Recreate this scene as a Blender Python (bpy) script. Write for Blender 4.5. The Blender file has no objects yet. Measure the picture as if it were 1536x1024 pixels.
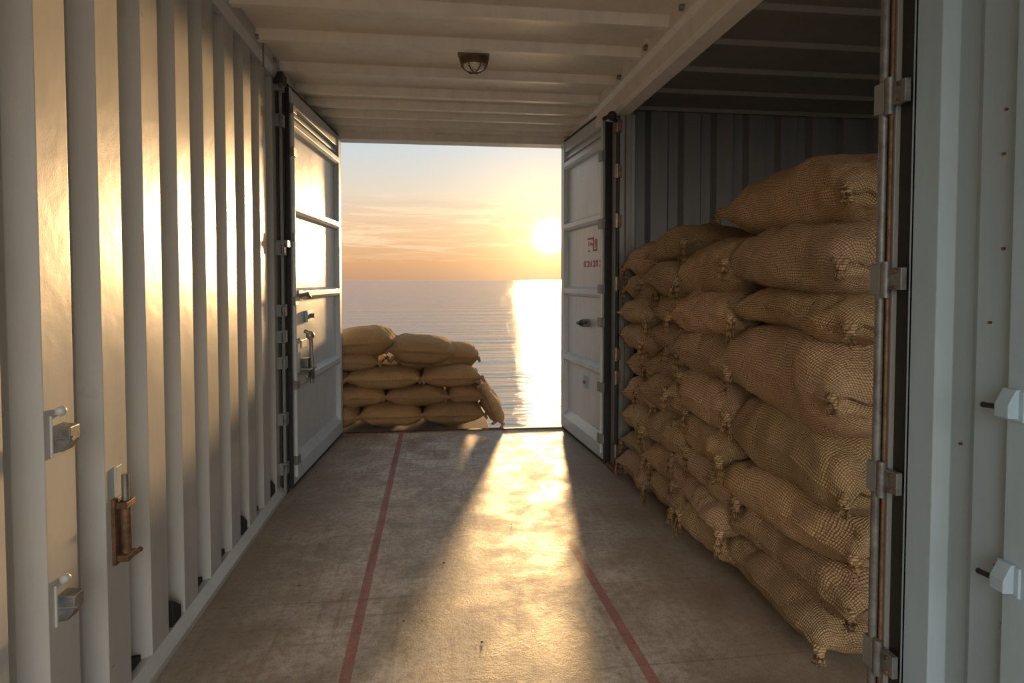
import bpy, math, random
from mathutils import Vector, Matrix, noise
S=1.4
random.seed(7)
# ------------------------------------------------------------------ node helpers
def new_mat(name):
    m=bpy.data.materials.new(name); m.use_nodes=True
    nt=m.node_tree; b=nt.nodes['Principled BSDF']
    return m,nt,b
def math_n(nt,op,a,b=None,c=None,clamp=False):
    n=nt.nodes.new('ShaderNodeMath'); n.operation=op; n.use_clamp=clamp
    for i,v in enumerate((a,b,c)):
        if v is None: continue
        if isinstance(v,(int,float)): n.inputs[i].default_value=v
        else: nt.links.new(v,n.inputs[i])
    return n.outputs[0]
def mix(nt,fac,a,b,bt='MIX'):
    n=nt.nodes.new('ShaderNodeMix'); n.data_type='RGBA'; n.blend_type=bt
    for s,v in ((n.inputs[0],fac),(n.inputs[6],a),(n.inputs[7],b)):
        if isinstance(v,(int,float)): s.default_value=v
        elif isinstance(v,tuple): s.default_value=(*v[:3],1)
        else: nt.links.new(v,s)
    return n.outputs[2]
def noise_n(nt,vec,scale,detail=4,rough=.55,dist=0):
    n=nt.nodes.new('ShaderNodeTexNoise'); n.inputs['Scale'].default_value=scale
    n.inputs['Detail'].default_value=detail; n.inputs['Roughness'].default_value=rough
    n.inputs['Distortion'].default_value=dist
    if vec is not None: nt.links.new(vec,n.inputs['Vector'])
    return n.outputs[0]
def ramp(nt,fac,stops):
    n=nt.nodes.new('ShaderNodeValToRGB'); e=n.color_ramp.elements
    while len(e)<len(stops): e.new(.5)
    for i,(p,c) in enumerate(stops):
        e[i].position=p; e[i].color=(*c,1) if isinstance(c,tuple) else (c,c,c,1)
    nt.links.new(fac,n.inputs[0]); return n.outputs[0]
def mapping(nt,vec,scale):
    n=nt.nodes.new('ShaderNodeMapping'); n.inputs['Scale'].default_value=scale
    nt.links.new(vec,n.inputs[0]); return n.outputs[0]
def bump(nt,h,strength,dist,b):
    n=nt.nodes.new('ShaderNodeBump'); n.inputs['Strength'].default_value=strength
    n.inputs['Distance'].default_value=dist
    nt.links.new(h,n.inputs['Height']); nt.links.new(n.outputs[0],b.inputs['Normal'])
def objc(nt): return nt.nodes.new('ShaderNodeTexCoord').outputs['Object']

def painted_steel(name,col,rough=.38,rust=.5,dirt=.35):
    m,nt,b=new_mat(name); o=objc(nt)
    n1=noise_n(nt,o,1.6,5,.6); n2=noise_n(nt,mapping(nt,o,(9,9,1.2)),1.0,5,.65)
    n3=noise_n(nt,o,14,6,.7); n4=noise_n(nt,o,3.1,2,.5)
    d=tuple(c*.62 for c in col)
    c1=mix(nt,ramp(nt,n2,[(.42,0.0),(.75,dirt)]),col,d)
    c1=mix(nt,ramp(nt,n1,[(.45,0.0),(.8,.3)]),c1,(col[0]*.8,col[1]*.72,col[2]*.6))
    rm=math_n(nt,'MULTIPLY',ramp(nt,n3,[(.66,0.0),(.70,1.0)]),ramp(nt,n4,[(.52,0.0),(.62,rust)]))
    c2=mix(nt,rm,c1,(.10,.045,.02))
    nt.links.new(c2,b.inputs['Base Color'])
    r=math_n(nt,'ADD',math_n(nt,'MULTIPLY',n1,.22),rough-.1)
    nt.links.new(r,b.inputs['Roughness'])
    bump(nt,math_n(nt,'ADD',noise_n(nt,o,5,3),math_n(nt,'MULTIPLY',noise_n(nt,o,160,2),.06)),.25,.012,b)
    return m
M_wall=painted_steel('paint_wall',(.46,.455,.43),.31)
M_door=painted_steel('paint_door',(.52,.55,.56),.32)
M_ceil=painted_steel('paint_ceiling',(.74,.67,.58),.36,.3)
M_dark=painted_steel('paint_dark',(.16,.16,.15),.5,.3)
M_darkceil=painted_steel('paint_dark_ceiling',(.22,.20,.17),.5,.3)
M_panel=painted_steel('paint_panel',(.33,.44,.52),.42,.4)
def simple(name,col,rough=.5,metal=0,var=.4,sc=18,bs=.3):
    m,nt,b=new_mat(name); o=objc(nt)
    n1=noise_n(nt,o,sc,5,.65)
    c=mix(nt,ramp(nt,n1,[(.35,0.0),(.7,1.0)]),col,tuple(x*(1-var) for x in col))
    nt.links.new(c,b.inputs['Base Color']); b.inputs['Roughness'].default_value=rough
    b.inputs['Metallic'].default_value=metal
    bump(nt,n1,bs,.004,b); return m
M_rubber=simple('black_rubber',(.018,.017,.016),.6)
M_steel=simple('bare_steel',(.30,.29,.27),.42,.7)
M_rod=simple('grey_rod_paint',(.20,.20,.19),.45,.3,.6,25)
M_rusty=simple('rusty_steel',(.22,.12,.065),.6,.4,.7,30)
M_red=simple('red_stencil',(.45,.06,.04),.6)
M_hole=simple('dark_pocket',(.02,.02,.018),.8)
M_conc=simple('quay_concrete',(.36,.33,.30),.85,0,.35,2)
M_darkframe=painted_steel('frame_dark',(.20,.20,.19),.5,.9)

# floor
M_floor,nt,b=new_mat('worn_floor'); o=objc(nt)
sx=nt.nodes.new('ShaderNodeSeparateXYZ'); nt.links.new(o,sx.inputs[0]); X,Y=sx.outputs[0],sx.outputs[1]
n1=noise_n(nt,o,1.1,6,.6); n2=noise_n(nt,o,3.4,9,.70,.25); n3=noise_n(nt,mapping(nt,o,(26,1.4,1)),1,6,.7); n4=noise_n(nt,mapping(nt,o,(1.2,30,1)),1,5,.7)
n5=noise_n(nt,o,30,7,.75)
fine=noise_n(nt,o,140,3,.7)
c=mix(nt,ramp(nt,n1,[(.35,0.0),(.65,1.0)]),(.52,.43,.33),(.68,.60,.50))
c=mix(nt,ramp(nt,n2,[(.46,0.0),(.60,.85)]),c,(.88,.80,.69))
c=mix(nt,ramp(nt,n2,[(.34,.65),(.46,0.0)]),c,(.30,.23,.16))
c=mix(nt,ramp(nt,n5,[(.46,0.0),(.60,.50)]),c,(.30,.235,.17))
c=mix(nt,ramp(nt,n3,[(.54,0.0),(.68,.42)]),c,(.22,.17,.12))
c=mix(nt,ramp(nt,n4,[(.56,0.0),(.68,.38)]),c,(.22,.17,.12))
c=mix(nt,ramp(nt,fine,[(.3,.35),(.6,0.0)]),c,(.15,.11,.07))
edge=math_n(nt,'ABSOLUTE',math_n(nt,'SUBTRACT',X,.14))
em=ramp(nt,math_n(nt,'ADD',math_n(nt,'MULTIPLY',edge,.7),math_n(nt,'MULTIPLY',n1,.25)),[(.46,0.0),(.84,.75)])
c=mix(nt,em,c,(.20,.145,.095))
pj=math_n(nt,'ABSOLUTE',math_n(nt,'SUBTRACT',math_n(nt,'FRACT',math_n(nt,'MULTIPLY',Y,1.7)),.5))
pm=math_n(nt,'LESS_THAN',pj,.006)
c=mix(nt,math_n(nt,'MULTIPLY',pm,.3),c,(.10,.07,.05))
wear=ramp(nt,n5,[(.38,.85),(.62,.45)])
for x0,k in ((-.232*S,0.0),(.585*S,.0370)):
    d=math_n(nt,'ABSOLUTE',math_n(nt,'SUBTRACT',math_n(nt,'ADD',X,math_n(nt,'MULTIPLY',Y,k)),x0))
    d=math_n(nt,'ADD',d,math_n(nt,'MULTIPLY',math_n(nt,'SUBTRACT',fine,.5),.010))
    mk=math_n(nt,'MULTIPLY',math_n(nt,'LESS_THAN',d,.021),wear)
    c=mix(nt,mk,c,(.36,.085,.07))
nt.links.new(c,b.inputs['Base Color'])
r=math_n(nt,'ADD',math_n(nt,'MULTIPLY',ramp(nt,n2,[(.40,0.0),(.60,1.0)]),.20),.40); nt.links.new(r,b.inputs['Roughness'])
b.inputs['Specular IOR Level'].default_value=.23
bump(nt,math_n(nt,'ADD',math_n(nt,'MULTIPLY',n5,.8),math_n(nt,'MULTIPLY',fine,.5)),.45,.007,b)

# burlap
def burlap(name,base,dark,p,amt,rough=.95):
    m,nt,b=new_mat(name)
    uv=nt.nodes.new('ShaderNodeUVMap').outputs[0]
    s=nt.nodes.new('ShaderNodeSeparateXYZ'); 
    o=objc(nt); w=noise_n(nt,o,9,3); w2=noise_n(nt,mapping(nt,uv,(60,60,1)),1,2)
    nt.links.new(uv,s.inputs[0])
    u=math_n(nt,'ADD',s.outputs[0],math_n(nt,'ADD',math_n(nt,'MULTIPLY',w,.012),math_n(nt,'MULTIPLY',w2,.006)))
    v=math_n(nt,'ADD',s.outputs[1],math_n(nt,'ADD',math_n(nt,'MULTIPLY',w,-.010),math_n(nt,'MULTIPLY',w2,-.006)))
    su=math_n(nt,'ABSOLUTE',math_n(nt,'SINE',math_n(nt,'MULTIPLY',u,math.pi/p)))
    sv=math_n(nt,'ABSOLUTE',math_n(nt,'SINE',math_n(nt,'MULTIPLY',v,math.pi/p)))
    h=math_n(nt,'MULTIPLY',su,sv)
    thr=noise_n(nt,mapping(nt,uv,(25,400,1)),1,2); thr2=noise_n(nt,mapping(nt,uv,(400,25,1)),1,2)
    t=math_n(nt,'MULTIPLY',math_n(nt,'ADD',thr,thr2),.5)
    big=noise_n(nt,o,3,4,.6)
    c=mix(nt,ramp(nt,big,[(.3,0.0),(.7,1.0)]),base,tuple(x*.70 for x in base))
    c=mix(nt,ramp(nt,t,[(.4,0.0),(.6,.6)]),c,tuple(min(1,x*1.35) for x in base))
    c=mix(nt,ramp(nt,h,[(.05,amt),(.55,0.0)]),c,dark)
    a=nt.nodes.new('ShaderNodeVertexColor'); a.layer_name='tint'
    c=mix(nt,1.0,c,a.outputs[0],'MULTIPLY')
    nt.links.new(c,b.inputs['Base Color']); b.inputs['Roughness'].default_value=rough
    b.inputs['Specular IOR Level'].default_value=.2
    bump(nt,math_n(nt,'ADD',h,math_n(nt,'MULTIPLY',t,.9)),.8,.004,b)
    return m
M_burlap=burlap('burlap',(.53,.365,.215),(.095,.052,.026),.0098,.85)
M_canvas=burlap('sandbag_canvas',(.48,.305,.15),(.20,.115,.05),.007,.35)

# sea
M_sea,nt,b=new_mat('sea_water'); o=objc(nt)
b.inputs['Base Color'].default_value=(.09,.115,.125,1); b.inputs['Roughness'].default_value=.04
b.inputs['IOR'].default_value=1.33; b.inputs['Specular IOR Level'].default_value=.34
w1=noise_n(nt,mapping(nt,o,(.035,.75,1)),1.0,4,.5,.12); w2=noise_n(nt,mapping(nt,o,(.08,2.0,1)),2.0,3,.5,.12); w3=noise_n(nt,mapping(nt,o,(.012,.14,1)),1,3,.5)
bump(nt,math_n(nt,'ADD',math_n(nt,'ADD',w1,math_n(nt,'MULTIPLY',w2,.22)),math_n(nt,'MULTIPLY',w3,2.4)),1.0,.95,b)

# ------------------------------------------------------------------ mesh builder (h-units -> metres)
class B:
    def __init__(s,tf=None): s.v=[];s.f=[];s.m=[];s.mats=[];s.tf=tf;s.sm=[]
    def mi(s,m):
        if m not in s.mats: s.mats.append(m)
        return s.mats.index(m)
    def add(s,vs,fs,m,smooth=False):
        o=len(s.v); k=s.mi(m)
        for p in vs:
            p=Vector(p)
            if s.tf: p=s.tf(p)
            s.v.append(p*S)
        for f in fs: s.f.append([i+o for i in f]); s.m.append(k); s.sm.append(smooth)
    def box(s,x0,x1,y0,y1,z0,z1,m):
        s.add([(x0,y0,z0),(x1,y0,z0),(x1,y1,z0),(x0,y1,z0),(x0,y0,z1),(x1,y0,z1),(x1,y1,z1),(x0,y1,z1)],
          [(3,2,1,0),(4,5,6,7),(0,1,5,4),(1,2,6,5),(2,3,7,6),(3,0,4,7)],m)
    def prism(s,prof,axis,a0,a1,m):
        n=len(prof); vs=[]
        for a in (a0,a1):
            for (p,q) in prof:
                vs.append((a,p,q) if axis=='x' else ((p,a,q) if axis=='y' else (p,q,a)))
        fs=[(i,(i+1)%n,(i+1)%n+n,i+n) for i in range(n)]+[tuple(range(n))[::-1],tuple(range(n,2*n))]
        s.add(vs,fs,m)
    def sheet(s,prof,axis,a0,a1,m,nseg=1):
        n=len(prof); vs=[]
        for k in range(nseg+1):
            a=a0+(a1-a0)*k/nseg
            for (p,q) in prof:
                vs.append((a,p,q) if axis=='x' else ((p,a,q) if axis=='y' else (p,q,a)))
        fs=[(k*n+i,k*n+i+1,(k+1)*n+i+1,(k+1)*n+i) for k in range(nseg) for i in range(n-1)]
        s.add(vs,fs,m)
    def cyl(s,p0,p1,r,m,seg=14,r1=None):
        p0=Vector(p0);p1=Vector(p1); d=(p1-p0).normalized(); r1=r if r1 is None else r1
        a=d.orthogonal().normalized(); c=d.cross(a); vs=[]
        for p,rr in ((p0,r),(p1,r1)):
            for i in range(seg):
                t=2*math.pi*i/seg; vs.append(p+a*(rr*math.cos(t))+c*(rr*math.sin(t)))
        s.add(vs,[(i,(i+1)%seg,(i+1)%seg+seg,i+seg) for i in range(seg)],m,True)
        s.add(vs,[tuple(range(seg))[::-1],tuple(range(seg,2*seg))],m)
    def tube(s,pts,r,m,seg=8):
        for a,b_ in zip(pts[:-1],pts[1:]): s.cyl(a,b_,r,m,seg)
        for p in pts: s.ball(p,r*1.03,m,8,5)
    def ball(s,c,r,m,seg=14,rings=8,sc=(1,1,1)):
        vs=[];fs=[]
        for i in range(rings+1):
            ph=math.pi*i/rings
            for j in range(seg):
                t=2*math.pi*j/seg
                vs.append((c[0]+sc[0]*r*math.sin(ph)*math.cos(t),c[1]+sc[1]*r*math.sin(ph)*math.sin(t),c[2]+sc[2]*r*math.cos(ph)))
        for i in range(rings):
            for j in range(seg): fs.append((i*seg+j,i*seg+(j+1)%seg,(i+1)*seg+(j+1)%seg,(i+1)*seg+j))
        s.add(vs,fs,m,True)
    def make(s,name,bevel=0,parent=None):
        me=bpy.data.meshes.new(name); me.from_pydata([tuple(p) for p in s.v],[],s.f)
        for m in s.mats: me.materials.append(m)
        me.polygons.foreach_set('material_index',s.m); me.polygons.foreach_set('use_smooth',s.sm)
        me.update()
        o=bpy.data.objects.new(name,me); bpy.context.scene.collection.objects.link(o)
        if bevel:
            md=o.modifiers.new('bevel','BEVEL'); md.width=bevel; md.segments=2; md.limit_method='ANGLE'; md.angle_limit=math.radians(35)
        if parent: o.parent=parent
        return o

def corr(y0,y1,xin,xrec,pitch=.2,phase=0.,flat=.1,sl=.022):
    k=math.floor((y0-phase)/pitch)-1; P=[]
    while True:
        a=phase+k*pitch
        if a>y1+pitch: break
        P+=[(a,xin),(a+flat,xin),(a+flat+sl,xrec),(a+pitch-sl,xrec)]
        k+=1
    out=[]
    def xat(y):
        for (a,b_),(c_,d_) in zip(P[:-1],P[1:]):
            if a<=y<=c_: return b_+(d_-b_)*(y-a)/(c_-a) if c_>a else b_
    out.append((y0,xat(y0)))
    out+=[p for p in P if y0<p[0]<y1]
    out.append((y1,xat(y1)))
    return out

YB=-1.3   # open end behind
# floor
f=B(); f.box(-.80,2.75,YB,3.96,-.03,0,M_floor); f.make('floor')
t=B(); t.box(-.80,1.0,3.945,3.985,-.03,.008,M_rusty); t.make('trim_threshold',.004)
q=B(); q.box(-12,12,-14,3.97,-5.9,-.032,M_conc); q.make('quay')
q=B(); q.box(-1.6,.36,3.975,4.95,-.3,-.015,M_conc); q.make('loading_ledge',.01)

# left wall
w=B()
prof=corr(YB,3.96,-.722,-.760,.2,0.,.094,.030)
w.sheet([(x,y) for y,x in prof],'z',.04,1.99,M_wall)
w.prism([(-.80,0),(-.700,0),(-.700,.018),(-.722,.045),(-.80,.045)],'y',YB,3.95,M_wall)
w.prism([(-.80,1.90),(-.715,1.90),(-.700,1.93),(-.700,1.99),(-.80,1.99)],'y',YB,3.95,M_wall)
for k in range(-6,14):
    a=k*.2+.1
    big=.075 if k in (8,11,13,5) else .035
    xo=-.724 if k in (8,11,13,5) else -.740
    w.prism([(a+.022,.0451),(a+.078,.0451),(a+.078,.0451+big*.45),(a+.022,.0451+big)],'x',-.768,xo,M_hole)
for y in (1.9,2.2,2.5,2.75): w.cyl((-.70,y,1.955),(-.688,y,1.955),.010,M_steel,8)
w.cyl((-.69,2.56,1.99),(-.69,2.56,1.86),.004,M_steel,6)
w.make('wall_left',.0015)

# cleats on left wall
def cleat(y,z):
    c=B(); x=-.722
    c.box(x,x+.005,y-.020,y+.020,z-.035,z+.045,M_wall)
    c.prism([(x,z-.028),(x+.022,z-.024),(x+.034,z-.004),(x+.034,z+.022),(x,z+.026)],'y',y-.016,y+.016,M_rod)
    c.ball((x+.010,y,z+.050),.010,M_wall)
    c.cyl((x,y-.012,z-.0),(x+.038,y-.012,z),.005,M_steel,8)
    c.make('wall_cleat',.003)
cleat(1.235,.70); cleat(1.235,.375)
l=B(); x=-.722
l.box(x,x+.008,1.42,1.475,.36,.51,M_rusty)
l.cyl((x+.018,1.447,.375),(x+.018,1.447,.56),.008,M_steel,10)
l.cyl((x+.018,1.447,.37),(x+.018,1.447,.50),.011,M_rusty,10)
l.box(x,x+.030,1.428,1.467,.485,.500,M_rusty); l.box(x,x+.030,1.428,1.467,.365,.380,M_rusty)
l.cyl((x+.025,1.43,.372),(x+.035,1.475,.374),.006,M_rusty,8)
l.box(x,x+.006,1.435,1.46,.51,.58,M_wall)
l.make('slide_bolt_latch',.002)

# ceiling
ribs=[YB+.05+i*.33 for i in range(0,11)]
ribs=[r for r in ribs if r<2.0]+[2.19,2.50,2.86,3.17,3.40,3.60,3.78]
cp=[(YB,1.985)]
for r in ribs: cp+=[(r-.012,1.985),(r,1.945),(r+.035,1.945),(r+.055,1.985)]
cp.append((3.95,1.985))
c=B(); c.sheet(cp,'x',-.80,1.0,M_ceil); c.make('ceiling',.003)
h=B(); h.prism([(3.86,1.985),(3.87,1.935),(3.90,1.93),(3.90,1.885),(3.99,1.88),(3.99,2.0),(3.86,2.0)],'x',-.80,1.0,M_ceil); h.make('trim_header',.003)
# far jambs
w=B(); w.box(-.80,-.622,3.945,3.99,0,1.9,M_wall); w.make('wall_front_left',.003)
w=B(); w.box(.848,1.02,3.945,3.99,0,1.9,M_wall); w.make('wall_front_right',.003)
w=B(); w.box(.985,1.01,3.12,3.95,0,1.84,M_wall); w.make('wall_right_far')

# right top beam
bm=B(); bm.prism([(.865,1.99),(.865,1.93),(.885,1.915),(.885,1.845),(.905,1.835),(.975,1.835),(.975,1.99)],'y',YB,3.95,M_ceil)
for y in (2.05,2.42,2.78):
    bm.cyl((.866,y,1.955),(.85,y,1.955),.012,M_steel,8); bm.box(.852,.87,y-.03,y+.03,1.965,1.985,M_ceil)
bm.make('trim_beam_right',.004)

# dark side compartment (neighbouring container, unseen near end left open to let sky light in)
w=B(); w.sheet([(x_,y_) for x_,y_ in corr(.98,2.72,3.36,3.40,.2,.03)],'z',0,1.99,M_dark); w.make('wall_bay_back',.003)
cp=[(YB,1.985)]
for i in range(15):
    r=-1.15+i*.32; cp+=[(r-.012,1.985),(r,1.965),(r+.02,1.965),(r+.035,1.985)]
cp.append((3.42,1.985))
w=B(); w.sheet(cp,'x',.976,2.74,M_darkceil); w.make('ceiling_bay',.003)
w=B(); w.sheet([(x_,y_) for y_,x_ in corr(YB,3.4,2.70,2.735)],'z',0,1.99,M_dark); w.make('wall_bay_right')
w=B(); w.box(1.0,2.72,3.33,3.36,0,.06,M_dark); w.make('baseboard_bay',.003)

# far dark post of the bay
p=B()
p.box(.925,1.01,2.985,3.112,0,1.84,M_darkframe)
p.box(.955,.985,2.965,2.986,0,1.84,M_dark)
p.cyl((.918,2.985,.02),(.918,2.985,1.83),.011,M_rubber,10)
for z in (.12,.5,.62,.98,1.30,1.55,1.78):
    p.box(.903,.935,2.968,3.01,z-.03,z+.03,M_rusty); p.cyl((.908,2.965,z-.035),(.908,2.965,z+.035),.008,M_steel,8)
p.box(.90,1.01,2.97,3.112,0,.025,M_rusty)
p.tube([(.90,2.96,1.80),(.86,2.93,1.815),(.83,2.93,1.80)],.011,M_rubber)
p.ball((.87,2.93,1.815),.024,M_rubber)
p.make('bay_frame_post',.003)

# near right post with locking rod + hinges
p=B()
p.box(.895,.945,1.085,1.125,0,1.84,M_darkframe)
p.box(.905,.94,1.055,1.086,0,1.84,M_rubber)
p.cyl((.887,1.108,.02),(.887,1.108,1.84),.0085,M_rod,14)
p.cyl((.891,1.092,.02),(.891,1.092,1.84),.004,M_rusty,8)
for z in (.235,.60,1.0,1.36):
    p.box(.878,.90,1.098,1.125,z-.03,z+.03,M_darkframe)
    p.cyl((.884,1.090,z-.036),(.884,1.090,z+.036),.008,M_rod,12)
    p.box(.884,.897,1.050,1.088,z-.020,z+.024,M_rod)
    for dz in (-.014,.016): p.cyl((.884,1.064,z+dz),(.879,1.064,z+dz),.004,M_rusty,8)
p.make('bay_door_hinge_post',.002)

# right near panel wall
w=B()
prof=[(.900,1.045),(.900,.985),(.918,.965),(.918,.925),(.905,.905),(.905,.842),(.889,.832),(.889,.70),(.905,.69)]
y=.69
while y>YB: prof+=[(.905,y-.1),(.889,y-.12),(.889,y-.26),(.905,y-.28)]; y-=.28
w.sheet(prof,'z',0,1.84,M_panel)
w.box(.900,.945,1.040,1.050,0,1.84,M_panel)
for (yy,zz) in ((.862,1.272),(.864,1.202),(.845,.79),(.93,.715),(.858,.535),(.86,1.05),(.88,.93)):
    xx=.905; w.cyl((xx+.001,yy,zz),(xx-.003,yy,zz),.0028,M_rusty,8)
w.make('wall_right',.0025)
def rcleat(y,z):
    c=B(); x=.889
    c.box(x-.004,x+.006,y-.020,y+.020,z-.024,z+.024,M_panel)
    c.prism([(x,z-.020),(x-.022,z-.018),(x-.022,z+.002),(x-.008,z+.026),(x,z+.026)],'y',y-.012,y+.012,M_panel)
    c.cyl((x-.014,y+.01,z-.004),(x-.014,y+.038,z-.006),.0045,M_rubber,10)
    c.ball((x-.014,y+.038,z-.006),.0048,M_rubber,8,6)
    c.make('panel_cleat',.002)
rcleat(.822,.805); rcleat(.822,.532)

# doors ---------------------------------------------------------------
def door(name,P0,P1,nsign,hw):
    P0=Vector((P0[0],P0[1],0));P1=Vector((P1[0],P1[1],0)); d=(P1-P0); L=d.length; d.normalize()
    n=Vector((d.y,-d.x,0))*nsign
    tf=lambda p: P0+d*p.x+n*p.y+Vector((0,0,p.z))
    D=B(tf); z0,z1=.025,1.90
    D.box(0,L,-.03,-.018,z0,z1,M_door)
    for a,b_ in ((0,.045),(L-.05,L)): D.box(a,b_,-.035,.012,z0,z1,M_door)
    D.box(.045,L-.05,-.035,.012,z0,z0+.075,M_door)
    D.prism([(-.018,z0+.075),(.012,z0+.075),(-.018,z0+.12)],'x',.045,L-.05,M_door)
    for zz in (.50,.93,1.345,1.745):
        D.prism([(-.02,zz-.034),(.004,zz-.026),(.016,zz-.012),(.016,zz+.014),(.0,zz+.022),(-.02,zz+.030)],'x',.045,L-.05,M_door)
    D.box(.045,L-.05,-.035,.006,1.83,z1,M_door)
    D.box(.045,L-.05,-.02,-.004,1.79,1.805,M_door)
    D.box(-.014,0.0,-.035,.014,z0,z1,M_rubber); D.box(L,L+.008,-.03,.012,z0,z1,M_rubber)
    D.box(0,L,-.033,.008,z1,z1+.012,M_rubber); D.box(0,L,-.033,.008,z0-.014,z0,M_rubber)
    hw(D,L)
    return D.make(name,.0025)
def hw_left(D,L):
    D.box(.30,.40,-.018,.0,.78,.84,M_panel); D.cyl((.36,0,.81),(.36,.02,.81),.012,M_steel)
    D.box(.06,.12,.012,.03,.90,.95,M_steel); D.tube([(.07,.03,.925),(.13,.05,.93),(.18,.045,.915)],.010,M_darkframe)
    D.ball((.20,.04,.72),.022,M_steel); D.box(.15,.24,-.018,.012,.66,.70,M_steel)
    D.tube([(.19,.02,.74),(.19,.045,.73),(.20,.05,.56),(.24,.04,.50)],.010,M_steel)
    D.tube([(.10,.02,.56),(.16,.045,.55),(.24,.05,.555)],.009,M_steel)
    D.box(.22,.28,-.018,.022,.50,.60,M_steel); D.cyl((.25,.032,.47),(.25,.032,.66),.011,M_steel)
    D.box(.06,.10,-.018,.02,.55,.72,M_door)
    D.cyl((.02,.02,.06),(.02,.02,1.86),.009,M_door,10)
    for z in (.14,.5,.90,1.20,1.6,1.8): D.box(.0,.05,.01,.032,z-.02,z+.02,M_steel)
def hw_right(D,L):
    D.cyl((.33,-.02,.745),(.33,.025,.745),.024,M_darkframe); D.ball((.33,.03,.745),.018,M_rubber)
    D.tube([(.27,.02,.752),(.33,.035,.745),(.40,.03,.74)],.009,M_rubber)
    D.box(.35,.40,-.018,-.008,.35,.42,M_panel); D.cyl((.375,-.01,.385),(.375,.0,.385),.01,M_red)
    D.cyl((.02,.02,.06),(.02,.02,1.86),.008,M_door,10)
    for z in (.14,.42,.77,.95,1.30,1.66): D.box(-.012,.045,.01,.034,z-.025,z+.025,M_darkframe)
    def st(a,z,w_,h_): D.box(a,a+w_,-.018,-.0165,z,z+h_,M_red)
    z=1.165
    for (a,dz,w_,h_) in ((.36,.07,.10,.012),(.37,0,.014,.085),(.40,.02,.012,.05),(.36,.035,.05,.010),(.425,.0,.014,.07),(.425,.0,.05,.011),(.30,0,.03,.010),(.29,.03,.014,.03),(.33,.045,.02,.01)): st(.62-a,z+dz,w_,h_)
    a=.13
    for g in range(6):
        zz=1.075; a2=a+g*.052
        st(a2,zz,.010,.038)
        if g!=3: st(a2+.004,zz+.028,.026,.009)
        if g%2: st(a2+.026,zz,.009,.030)
        else: st(a2+.004,zz,.026,.008)
door('door_1',(-.690,2.93),(-.612,3.93),1,hw_left)
door('door_2',(.905,3.135),(.838,3.93),-1,hw_right)
p=B(); p.box(-.77,-.712,2.86,2.90,0,1.92,M_rubber); p.box(-.722,-.694,2.885,2.912,0,1.94,M_rubber)
p.cyl((-.700,2.86,.02),(-.700,2.86,1.90),.008,M_darkframe,8)
for z in (.13,.36,.62,.74,.86,1.14,1.72,1.88): p.box(-.735,-.685,2.835,2.88,z-.028,z+.028,M_darkframe); p.cyl((-.69,2.83,z-.02),(-.69,2.83,z+.02),.010,M_rod,8)
p.box(-.74,-.67,2.84,2.88,1.15,1.18,M_rod); p.box(-.76,-.68,2.82,2.9,1.88,1.93,M_rubber)
p.make('door_hinge_post',.002)

# ceiling lamp
c=B(); lx,ly=.165,2.63
c.cyl((lx,ly,1.985),(lx,ly,1.955),.066,M_darkframe,32); c.cyl((lx,ly,1.955),(lx,ly,1.925),.064,M_rusty,32,.058)
M_glass,nt,b=new_mat('lamp_glass'); b.inputs['Base Color'].default_value=(.75,.68,.55,1); b.inputs['Roughness'].default_value=.15
n=noise_n(nt,objc(nt),60,2); nt.links.new(ramp(nt,n,[(.3,(.5,.42,.32)),(.7,(.85,.8,.7))]),b.inputs['Base Color'])
c.ball((lx,ly,1.928),.048,M_glass,24,12,(1,1,.55))
for k in range(6):
    t=k*math.pi/3; pts=[(lx+.052*math.cos(a)*math.cos(t),ly+.052*math.cos(a)*math.sin(t),1.926-.032*math.sin(a)) for a in (0,.5,1.0,1.5)]
    c.tube(pts,.0025,M_rusty,6)
c.cyl((lx-.07,ly,1.97),(lx-.055,ly,1.97),.012,M_darkframe,8)
c.make('ceiling_lamp',.001)

# small debris on floor
c=B(); rr=random.Random(5)
for (x_,y_) in ((.12,1.62),(-.45,2.0),(.02,2.1),(-.1,1.75),(.6,2.6),(-.64,2.78),(-.62,2.95),(-.6,3.1),(-.63,3.2),(.3,2.4)):
    r=rr.uniform(.003,.007); a=rr.uniform(0,3)
    c.add([(x_+r*math.cos(a+k*2.1)*rr.uniform(.6,1.4),y_+r*math.sin(a+k*2.1),0.001) for k in range(3)]+[(x_,y_,.004)],[(0,1,3),(1,2,3),(2,0,3)],M_rusty)
c.make('floor_debris')

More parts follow.
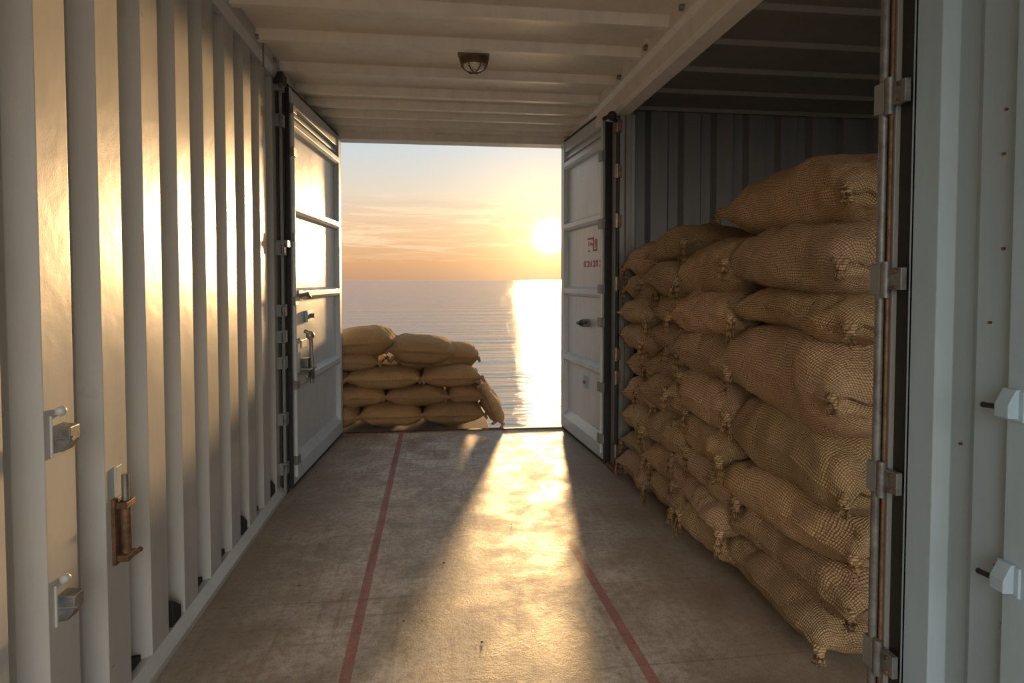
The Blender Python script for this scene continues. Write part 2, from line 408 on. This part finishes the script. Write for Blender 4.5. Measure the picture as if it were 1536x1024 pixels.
# ------------------------------------------------------------------ sacks
class SackPile:
    def __init__(s): s.v=[];s.f=[];s.uv=[];s.col=[]
    def raw(s,vs,fs,uvs,tint):
        o=len(s.v); s.v+=vs
        for f in fs:
            s.f.append([i+o for i in f])
            for i in f: s.uv.append(uvs[i]); s.col.append((*tint,1))
    def sack(s,c,L,W,T,yaw=0,pitch=0,roll=0,seed=0,ears=1,pe=3.4,droop=0,fiber=0,curl=0,zfloor=None,es=.75,nz=1.0):
        L*=S;W*=S;T*=S; c=Vector(c)*S
        rnd=random.Random(seed*13+1)
        NS,NT=64,48
        R=Matrix.Rotation(yaw,4,'Z')@Matrix.Rotation(pitch,4,'Y')@Matrix.Rotation(roll,4,'X')
        vs=[];uv=[];so=Vector((seed*3.7,seed*1.9,seed*.7))
        uo=rnd.random()
        prm=[]
        for i in range(NS+1):
            a=-1+2*i/NS; sgn=math.sin(a*math.pi/2); prm.append(.6*sgn+.4*a)
        prm=[-1.03]+prm+[1.03]
        ph=rnd.uniform(0,6); kf=rnd.uniform(26,40)
        bulge=rnd.uniform(-.25,.25)
        U=0; lastx=None
        for sv in prm:
            e=min(1,abs(sv)); flap=abs(sv)>1.001
            th=T/2*max(0,(1-e**pe))**.62*(1+bulge*.25*sv)+ (.005 if not flap else .003)
            if lastx is not None: U+=math.hypot(sv*L/2-lastx[0],(th-lastx[1]))
            lastx=(sv*L/2,th)
            wd=W/2*(.95-.03*math.cos(e*math.pi)-.05*max(0,1-abs(e-.85)/.15))
            ring=[]; loc=[]
            for j in range(NT+1):
                t=2*math.pi*j/NT; cy,sz=math.cos(t),math.sin(t)
                y=wd*math.copysign(abs(cy)**.82,cy); z=th*math.copysign(abs(sz)**.85,sz)
                loc.append((y,z))
                yy=abs(cy)
                x=sv*L/2*(1-.045*(1-yy**3)*e**3) 
                x+=math.copysign(.030*L*e**6*yy**6,sv)
                wr=max(0,(e-.35)/.65)**1.6
                g_=math.sin(y/W*kf+ph+sv*3+1.5*noise.noise(Vector((x*6,y*6,seed))))
                side=1 if sz>0 else (-.9*(1-e**6)+1.0*e**6)
                z+=wr*.012*g_*side*(1-abs(cy)**4)
                p=Vector((x,y,z))
                nv=noise.noise_vector(p*4.0+so); nv2=noise.noise_vector(p*11.0+so); nv3=noise.noise(Vector((p.x*4,p.y*15,p.z*15))+so)
                q0=Vector((p.x,p.y,0)).lerp(p,.3) if e>.95 else p
                if e>.95: nv2=noise.noise_vector(q0*11.0+so)
                p+=(nv*.024+nv2*.012)*nz
                cr=1-abs(noise.noise(Vector((p.x*7,p.y*7,p.z*9))+so*1.7))*6
                rad=Vector((0,cy,sz)); fade=1-e**8
                p+=rad*(nv3*.014-max(0,cr)**2*.010)*fade*nz
                if abs(cy)>.996: p.y+=math.copysign(.010,cy)
                p.z-=droop*S*((x/(L/2))**2)
                p.z+=curl*S*(x/(L/2))
                p=R@p+c
                if zfloor is not None and p.z<zfloor: p.z=zfloor+.002*(zfloor-p.z)
                vs.append(p)
            arc=[0]
            for j in range(1,NT//2+1): arc.append(arc[-1]+math.hypot(loc[j][0]-loc[j-1][0],loc[j][1]-loc[j-1][1]))
            for j in range(NT+1):
                jj=min(j,NT-j); sg=1 if j<=NT//2 else -1
                uv.append((U+uo,sg*arc[jj]))
        n=NT+1; fs=[]
        for i in range(len(prm)-1):
            for j in range(NT): fs.append((i*n+j,(i+1)*n+j,(i+1)*n+j+1,i*n+j+1))
        fs.append(tuple(range(NT))); k=(len(prm)-1)*n; fs.append(tuple(k+i for i in range(NT))[::-1])
        g=rnd.uniform(.80,1.12); tint=(g,g*rnd.uniform(.95,1.02),g*rnd.uniform(.88,1.04))
        s.raw(vs,fs,uv,tint)
        if ears:
            for sx_ in (-1,1):
                for sy_ in (-1,1):
                    if rnd.random()>.85: continue
                    base=Vector((sx_*L/2*1.025,sy_*W/2*.92,-droop*S+curl*S*sx_))
                    nv=noise.noise_vector(base*4.0+so); base+=nv*.02
                    d=Vector((sx_*.7,sy_*.35,-.75+rnd.uniform(-.3,.2))).normalized()
                    ln=rnd.uniform(.035,.06)*es
                    vs2=[];fs2=[]
                    for q_ in range(6):
                        u_=q_/5; r_=(.022*(1-u_)+.008)*(1+.5*math.sin(u_*3.1)) if q_<4 else .009+.003*q_
                        r_*=es
                        cc=base+d*ln*(u_*1.3-.4)+Vector((0,0,-.02*u_*u_))
                        a_=d.orthogonal().normalized(); b_=d.cross(a_)
                        for j in range(10):
                            t=2*math.pi*j/10; r2=r_*(1+.25*math.sin(3*t+q_)+rnd.uniform(-.1,.1)); vs2.append(R@(cc+a_*r2*math.cos(t)+b_*r2*math.sin(t)*.8)+c)
                    if zfloor is not None:
                        for v_ in vs2: v_.z=max(v_.z,zfloor)
                    for q_ in range(5):
                        for j in range(10): fs2.append((q_*10+j,q_*10+(j+1)%10,(q_+1)*10+(j+1)%10,(q_+1)*10+j))
                    fs2.append(tuple(range(50,60)))
                    s.raw(vs2,fs2,[(p.y,p.z) for p in vs2],tuple(x*.9 for x in tint))
                    if fiber:
                        tip=R@(base+d*ln*.9)+c
                        s.tassel(tip,rnd,fiber,tint,zf=zfloor)
    def tassel(s,p0,rnd,ln,tint,n=26,zf=None):
        for k in range(n):
            dx=Vector((rnd.gauss(0,.22),rnd.gauss(0,.32),-1)).normalized()
            p=p0+Vector((rnd.gauss(0,.007),rnd.gauss(0,.009),rnd.gauss(0,.006))); L=ln*rnd.uniform(.5,1.3)
            w=.0032; vs=[];fs=[]
            for q_ in range(6):
                u_=q_/5
                pp=p+dx*L*u_*(1-.35*u_)+Vector((0,0,-.55*L*u_*u_))+Vector((rnd.gauss(0,.004),rnd.gauss(0,.004),0))
                if zf is not None: pp.z=max(pp.z,zf)
                r=w*(1-.7*u_)
                for j in range(3):
                    t=2.094*j; vs.append(pp+Vector((r*math.cos(t),r*math.sin(t),0)))
            for q_ in range(5):
                for j in range(3): fs.append((q_*3+j,q_*3+(j+1)%3,(q_+1)*3+(j+1)%3,(q_+1)*3+j))
            g=rnd.uniform(.6,1.05); s.raw(vs,fs,[(v.x*.3,v.z*.3) for v in vs],(tint[0]*g,tint[1]*g*.92,tint[2]*g*.8))
    def make(s,name,mat):
        me=bpy.data.meshes.new(name); me.from_pydata([tuple(p) for p in s.v],[],s.f)
        ul=me.uv_layers.new(name='UVMap'); fl=[x for u in s.uv for x in u]; ul.data.foreach_set('uv',fl)
        ca=me.color_attributes.new('tint','FLOAT_COLOR','CORNER'); ca.data.foreach_set('color',[x for u in s.col for x in u])
        me.polygons.foreach_set('use_smooth',[True]*len(me.polygons))
        me.materials.append(mat); me.update()
        o=bpy.data.objects.new(name,me); bpy.context.scene.collection.objects.link(o); return o
sp=SackPile(); rr=random.Random(21); H90=math.pi/2
cols={
 'A':(2.555,2.905,[0,.14,.27,.405,.534,.667,.80,.905,1.03,1.165]),
 'B':(2.20,2.59,[0,.145,.30,.45,.589,.70,.814,.944,1.08,1.20]),
 'C':(1.84,2.26,[0,.13,.25,.37,.50,.655,.81,.96,1.12]),
 'D':(1.33,1.90,[0,.14,.275,.43,.63,.865,.975,1.15,1.315]),
}
seed=1
for cn,(y0,y1,zs) in cols.items():
    for i in range(len(zs)-1):
        z0,z1=zs[i],zs[i+1]; T=(z1-z0)*1.22+.012
        a,b_=y0,y1
        if cn=='D' and i>=3: a-=.06
        if cn=='D' and i in(5,): b_-=.06
        jx=rr.uniform(-.022,.022); W=.37+rr.uniform(-.015,.02)
        if cn=='D': jx+=.012
        if cn=='D' and i==7: b_+=.06
        cz=(z0+z1)/2
        if i==0: cz=T/2+.004
        top=(i==len(zs)-2)
        sp.sack((1.105+jx,(a+b_)/2+rr.uniform(-.012,.012),cz),(b_-a)*1.05,W,T,yaw=H90+rr.uniform(-.08,.08),
            pitch=(rr.uniform(-.04,.04) if not (top and cn in 'BC') else .10),seed=seed,droop=(.016 if i else 0),fiber=(.085 if cn in 'AB' else (.06 if cn=='C' else .02)),
            curl=0 if cn!='D' else (0.0 if i==0 else .01),zfloor=.002,es=(.7 if cn!='A' else .5)); seed+=1
for k,(yc) in enumerate((1.55,1.96,2.36,2.71)):
    for i in range(8):
        sp.sack((1.50+rr.uniform(-.02,.02),yc,.085+i*.148),.42,.40,.17,yaw=H90+rr.uniform(-.05,.05),seed=seed,ears=0,zfloor=.002); seed+=1
st=sp.make('burlap_sack_stack',M_burlap)

op=SackPile(); yc=4.21
L0=.43
rows=[(-.94,.075,L0,.17,yc),(-.73,.075,L0,.17,yc),(-.31,.075,L0,.17,yc),(.10,.075,.42,.17,yc),
 (-.97,.20,L0,.145,yc),(-.555,.20,L0,.145,yc),(-.13,.20,L0,.145,yc),(.19,.20,.25,.14,yc+.01),
 (-.80,.325,L0,.15,yc),(-.36,.325,.50,.15,yc-.01),(.09,.325,.40,.165,yc+.01),
 (-.58,.44,.42,.13,yc),(-.10,.43,.40,.13,yc+.12),
 (-.50,.565,.43,.21,yc-.01),(-.10,.51,.44,.20,yc-.0),(.16,.455,.26,.19,yc+.12)]
for i,(x_,z_,l_,t_,y_) in enumerate(rows):
    op.sack((x_,y_,z_+.01),l_,.36,t_,yaw=rr.uniform(-.05,.05),pitch=(0 if i<12 else (-.06 if x_<-.3 else .07)),seed=100+i,ears=1,pe=3.0,zfloor=-.018,es=.6,nz=.65)
for i,(x_,z_) in enumerate(((-.8,.085),(-.35,.085),(.08,.085),(-.6,.23),(-.15,.23),(-.4,.37),(.02,.37))):
    op.sack((x_,4.60,z_),.45,.38,.17,seed=140+i,ears=0,zfloor=-.018)
op.sack((.375,4.24,.155),.40,.34,.085,yaw=H90,roll=math.radians(62),seed=171,ears=1,zfloor=-.018,es=.6)
op.sack((.335,4.26,.175),.40,.34,.08,yaw=H90,roll=math.radians(68),seed=172,ears=1,zfloor=-.018,es=.6)
op.make('sandbag_pile',M_canvas)

# sea
me=bpy.data.meshes.new('sea'); R=40000; zs=-6.6
me.from_pydata([(-R,-R,zs),(R,-R,zs),(R,R,zs),(-R,R,zs)],[],[(0,1,2,3)]); me.materials.append(M_sea)
so=bpy.data.objects.new('sea',me); bpy.context.scene.collection.objects.link(so)

# ------------------------------------------------------------------ camera
cd=bpy.data.cameras.new('camera'); cam=bpy.data.objects.new('camera',cd); bpy.context.scene.collection.objects.link(cam)
cd.sensor_width=36; cd.lens=900/1536*36; cd.shift_y=-61/1536; cd.clip_end=100000; cd.clip_start=.02
cam.location=(0,0,S); cam.rotation_euler=(math.radians(88.0),0,-math.radians(7.16))
bpy.context.scene.camera=cam

# ------------------------------------------------------------------ sun + sky
az=math.radians(10.8); el=math.radians(4.1)
sd=Vector((math.sin(az)*math.cos(el),math.cos(az)*math.cos(el),math.sin(el)))
ld=bpy.data.lights.new('sun','SUN'); ld.energy=5.6; ld.angle=math.radians(4.0); ld.color=(1,.61,.27)
lo=bpy.data.objects.new('sun',ld); bpy.context.scene.collection.objects.link(lo); lo.rotation_euler=sd.to_track_quat('Z','Y').to_euler()
lo.location=(3,12,6)

W=bpy.data.worlds.new('sunset_sky'); bpy.context.scene.world=W; W.use_nodes=True; nt=W.node_tree
bg=nt.nodes['Background']
tc=nt.nodes.new('ShaderNodeTexCoord').outputs['Generated']
s=nt.nodes.new('ShaderNodeSeparateXYZ'); nt.links.new(tc,s.inputs[0])
z=s.outputs[2]
zr=math_n(nt,'DIVIDE',z,.6,clamp=True)
K=.83
sky=ramp(nt,zr,[(p_,tuple(x*K for x in c_)) for p_,c_ in [(0,(.54,.31,.19)),(.05,(.72,.39,.19)),(.13,(.85,.55,.31)),(.23,(.78,.67,.53)),(.36,(.58,.66,.70)),(1,(.32,.45,.60))]])
dp=nt.nodes.new('ShaderNodeVectorMath'); dp.operation='DOT_PRODUCT'; nt.links.new(tc,dp.inputs[0]); dp.inputs[1].default_value=sd
ang=math_n(nt,'ARCCOSINE',math_n(nt,'MINIMUM',dp.outputs['Value'],.9999999))
core=math_n(nt,'MULTIPLY',math_n(nt,'EXPONENT',math_n(nt,'MULTIPLY',math_n(nt,'POWER',math_n(nt,'DIVIDE',ang,.017),2.0),-1.0)),6.0)
g1=math_n(nt,'MULTIPLY',math_n(nt,'EXPONENT',math_n(nt,'DIVIDE',ang,-.065)),1.3)
g2=math_n(nt,'MULTIPLY',math_n(nt,'EXPONENT',math_n(nt,'DIVIDE',ang,-.15)),.22)
def scol(col,fac): 
    n=nt.nodes.new('ShaderNodeVectorMath'); n.operation='SCALE'; n.inputs[0].default_value=col; nt.links.new(fac,n.inputs['Scale']); return n.outputs[0]
def vadd(a,b_):
    n=nt.nodes.new('ShaderNodeVectorMath'); n.operation='ADD'; nt.links.new(a,n.inputs[0]); nt.links.new(b_,n.inputs[1]); return n.outputs[0]
cl=noise_n(nt,mapping(nt,tc,(6,6,75)),1.0,6,.62,.6)
band=ramp(nt,z,[(.02,0.0),(.065,1.0),(.11,1.0),(.15,0.0)])
clm=math_n(nt,'MULTIPLY',ramp(nt,cl,[(.50,0.0),(.60,.6)]),band)
sky=mix(nt,clm,sky,(.92,.66,.44))
cl2=noise_n(nt,mapping(nt,tc,(4,4,60)),1.7,5,.6,.5)
sky=mix(nt,math_n(nt,'MULTIPLY',ramp(nt,cl2,[(.52,0.0),(.68,.35)]),band),sky,(.55,.35,.27))
tot=vadd(sky,scol((1,.85,.62),core)); tot=vadd(tot,scol((1,.66,.26),g1)); tot=vadd(tot,scol((1,.55,.18),g2))
back_fill=math_n(nt,'ADD',math_n(nt,'MULTIPLY',s.outputs[1],-1.3),.1,clamp=True)  # added fill: sky behind the camera made brighter to light the interior
tot=vadd(tot,scol((3.6,3.42,3.1),back_fill))
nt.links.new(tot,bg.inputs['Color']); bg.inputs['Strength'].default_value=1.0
bpy.context.scene.view_settings.view_transform='Standard'
bpy.context.scene.view_settings.look='None'
bpy.context.scene.view_settings.exposure=.30
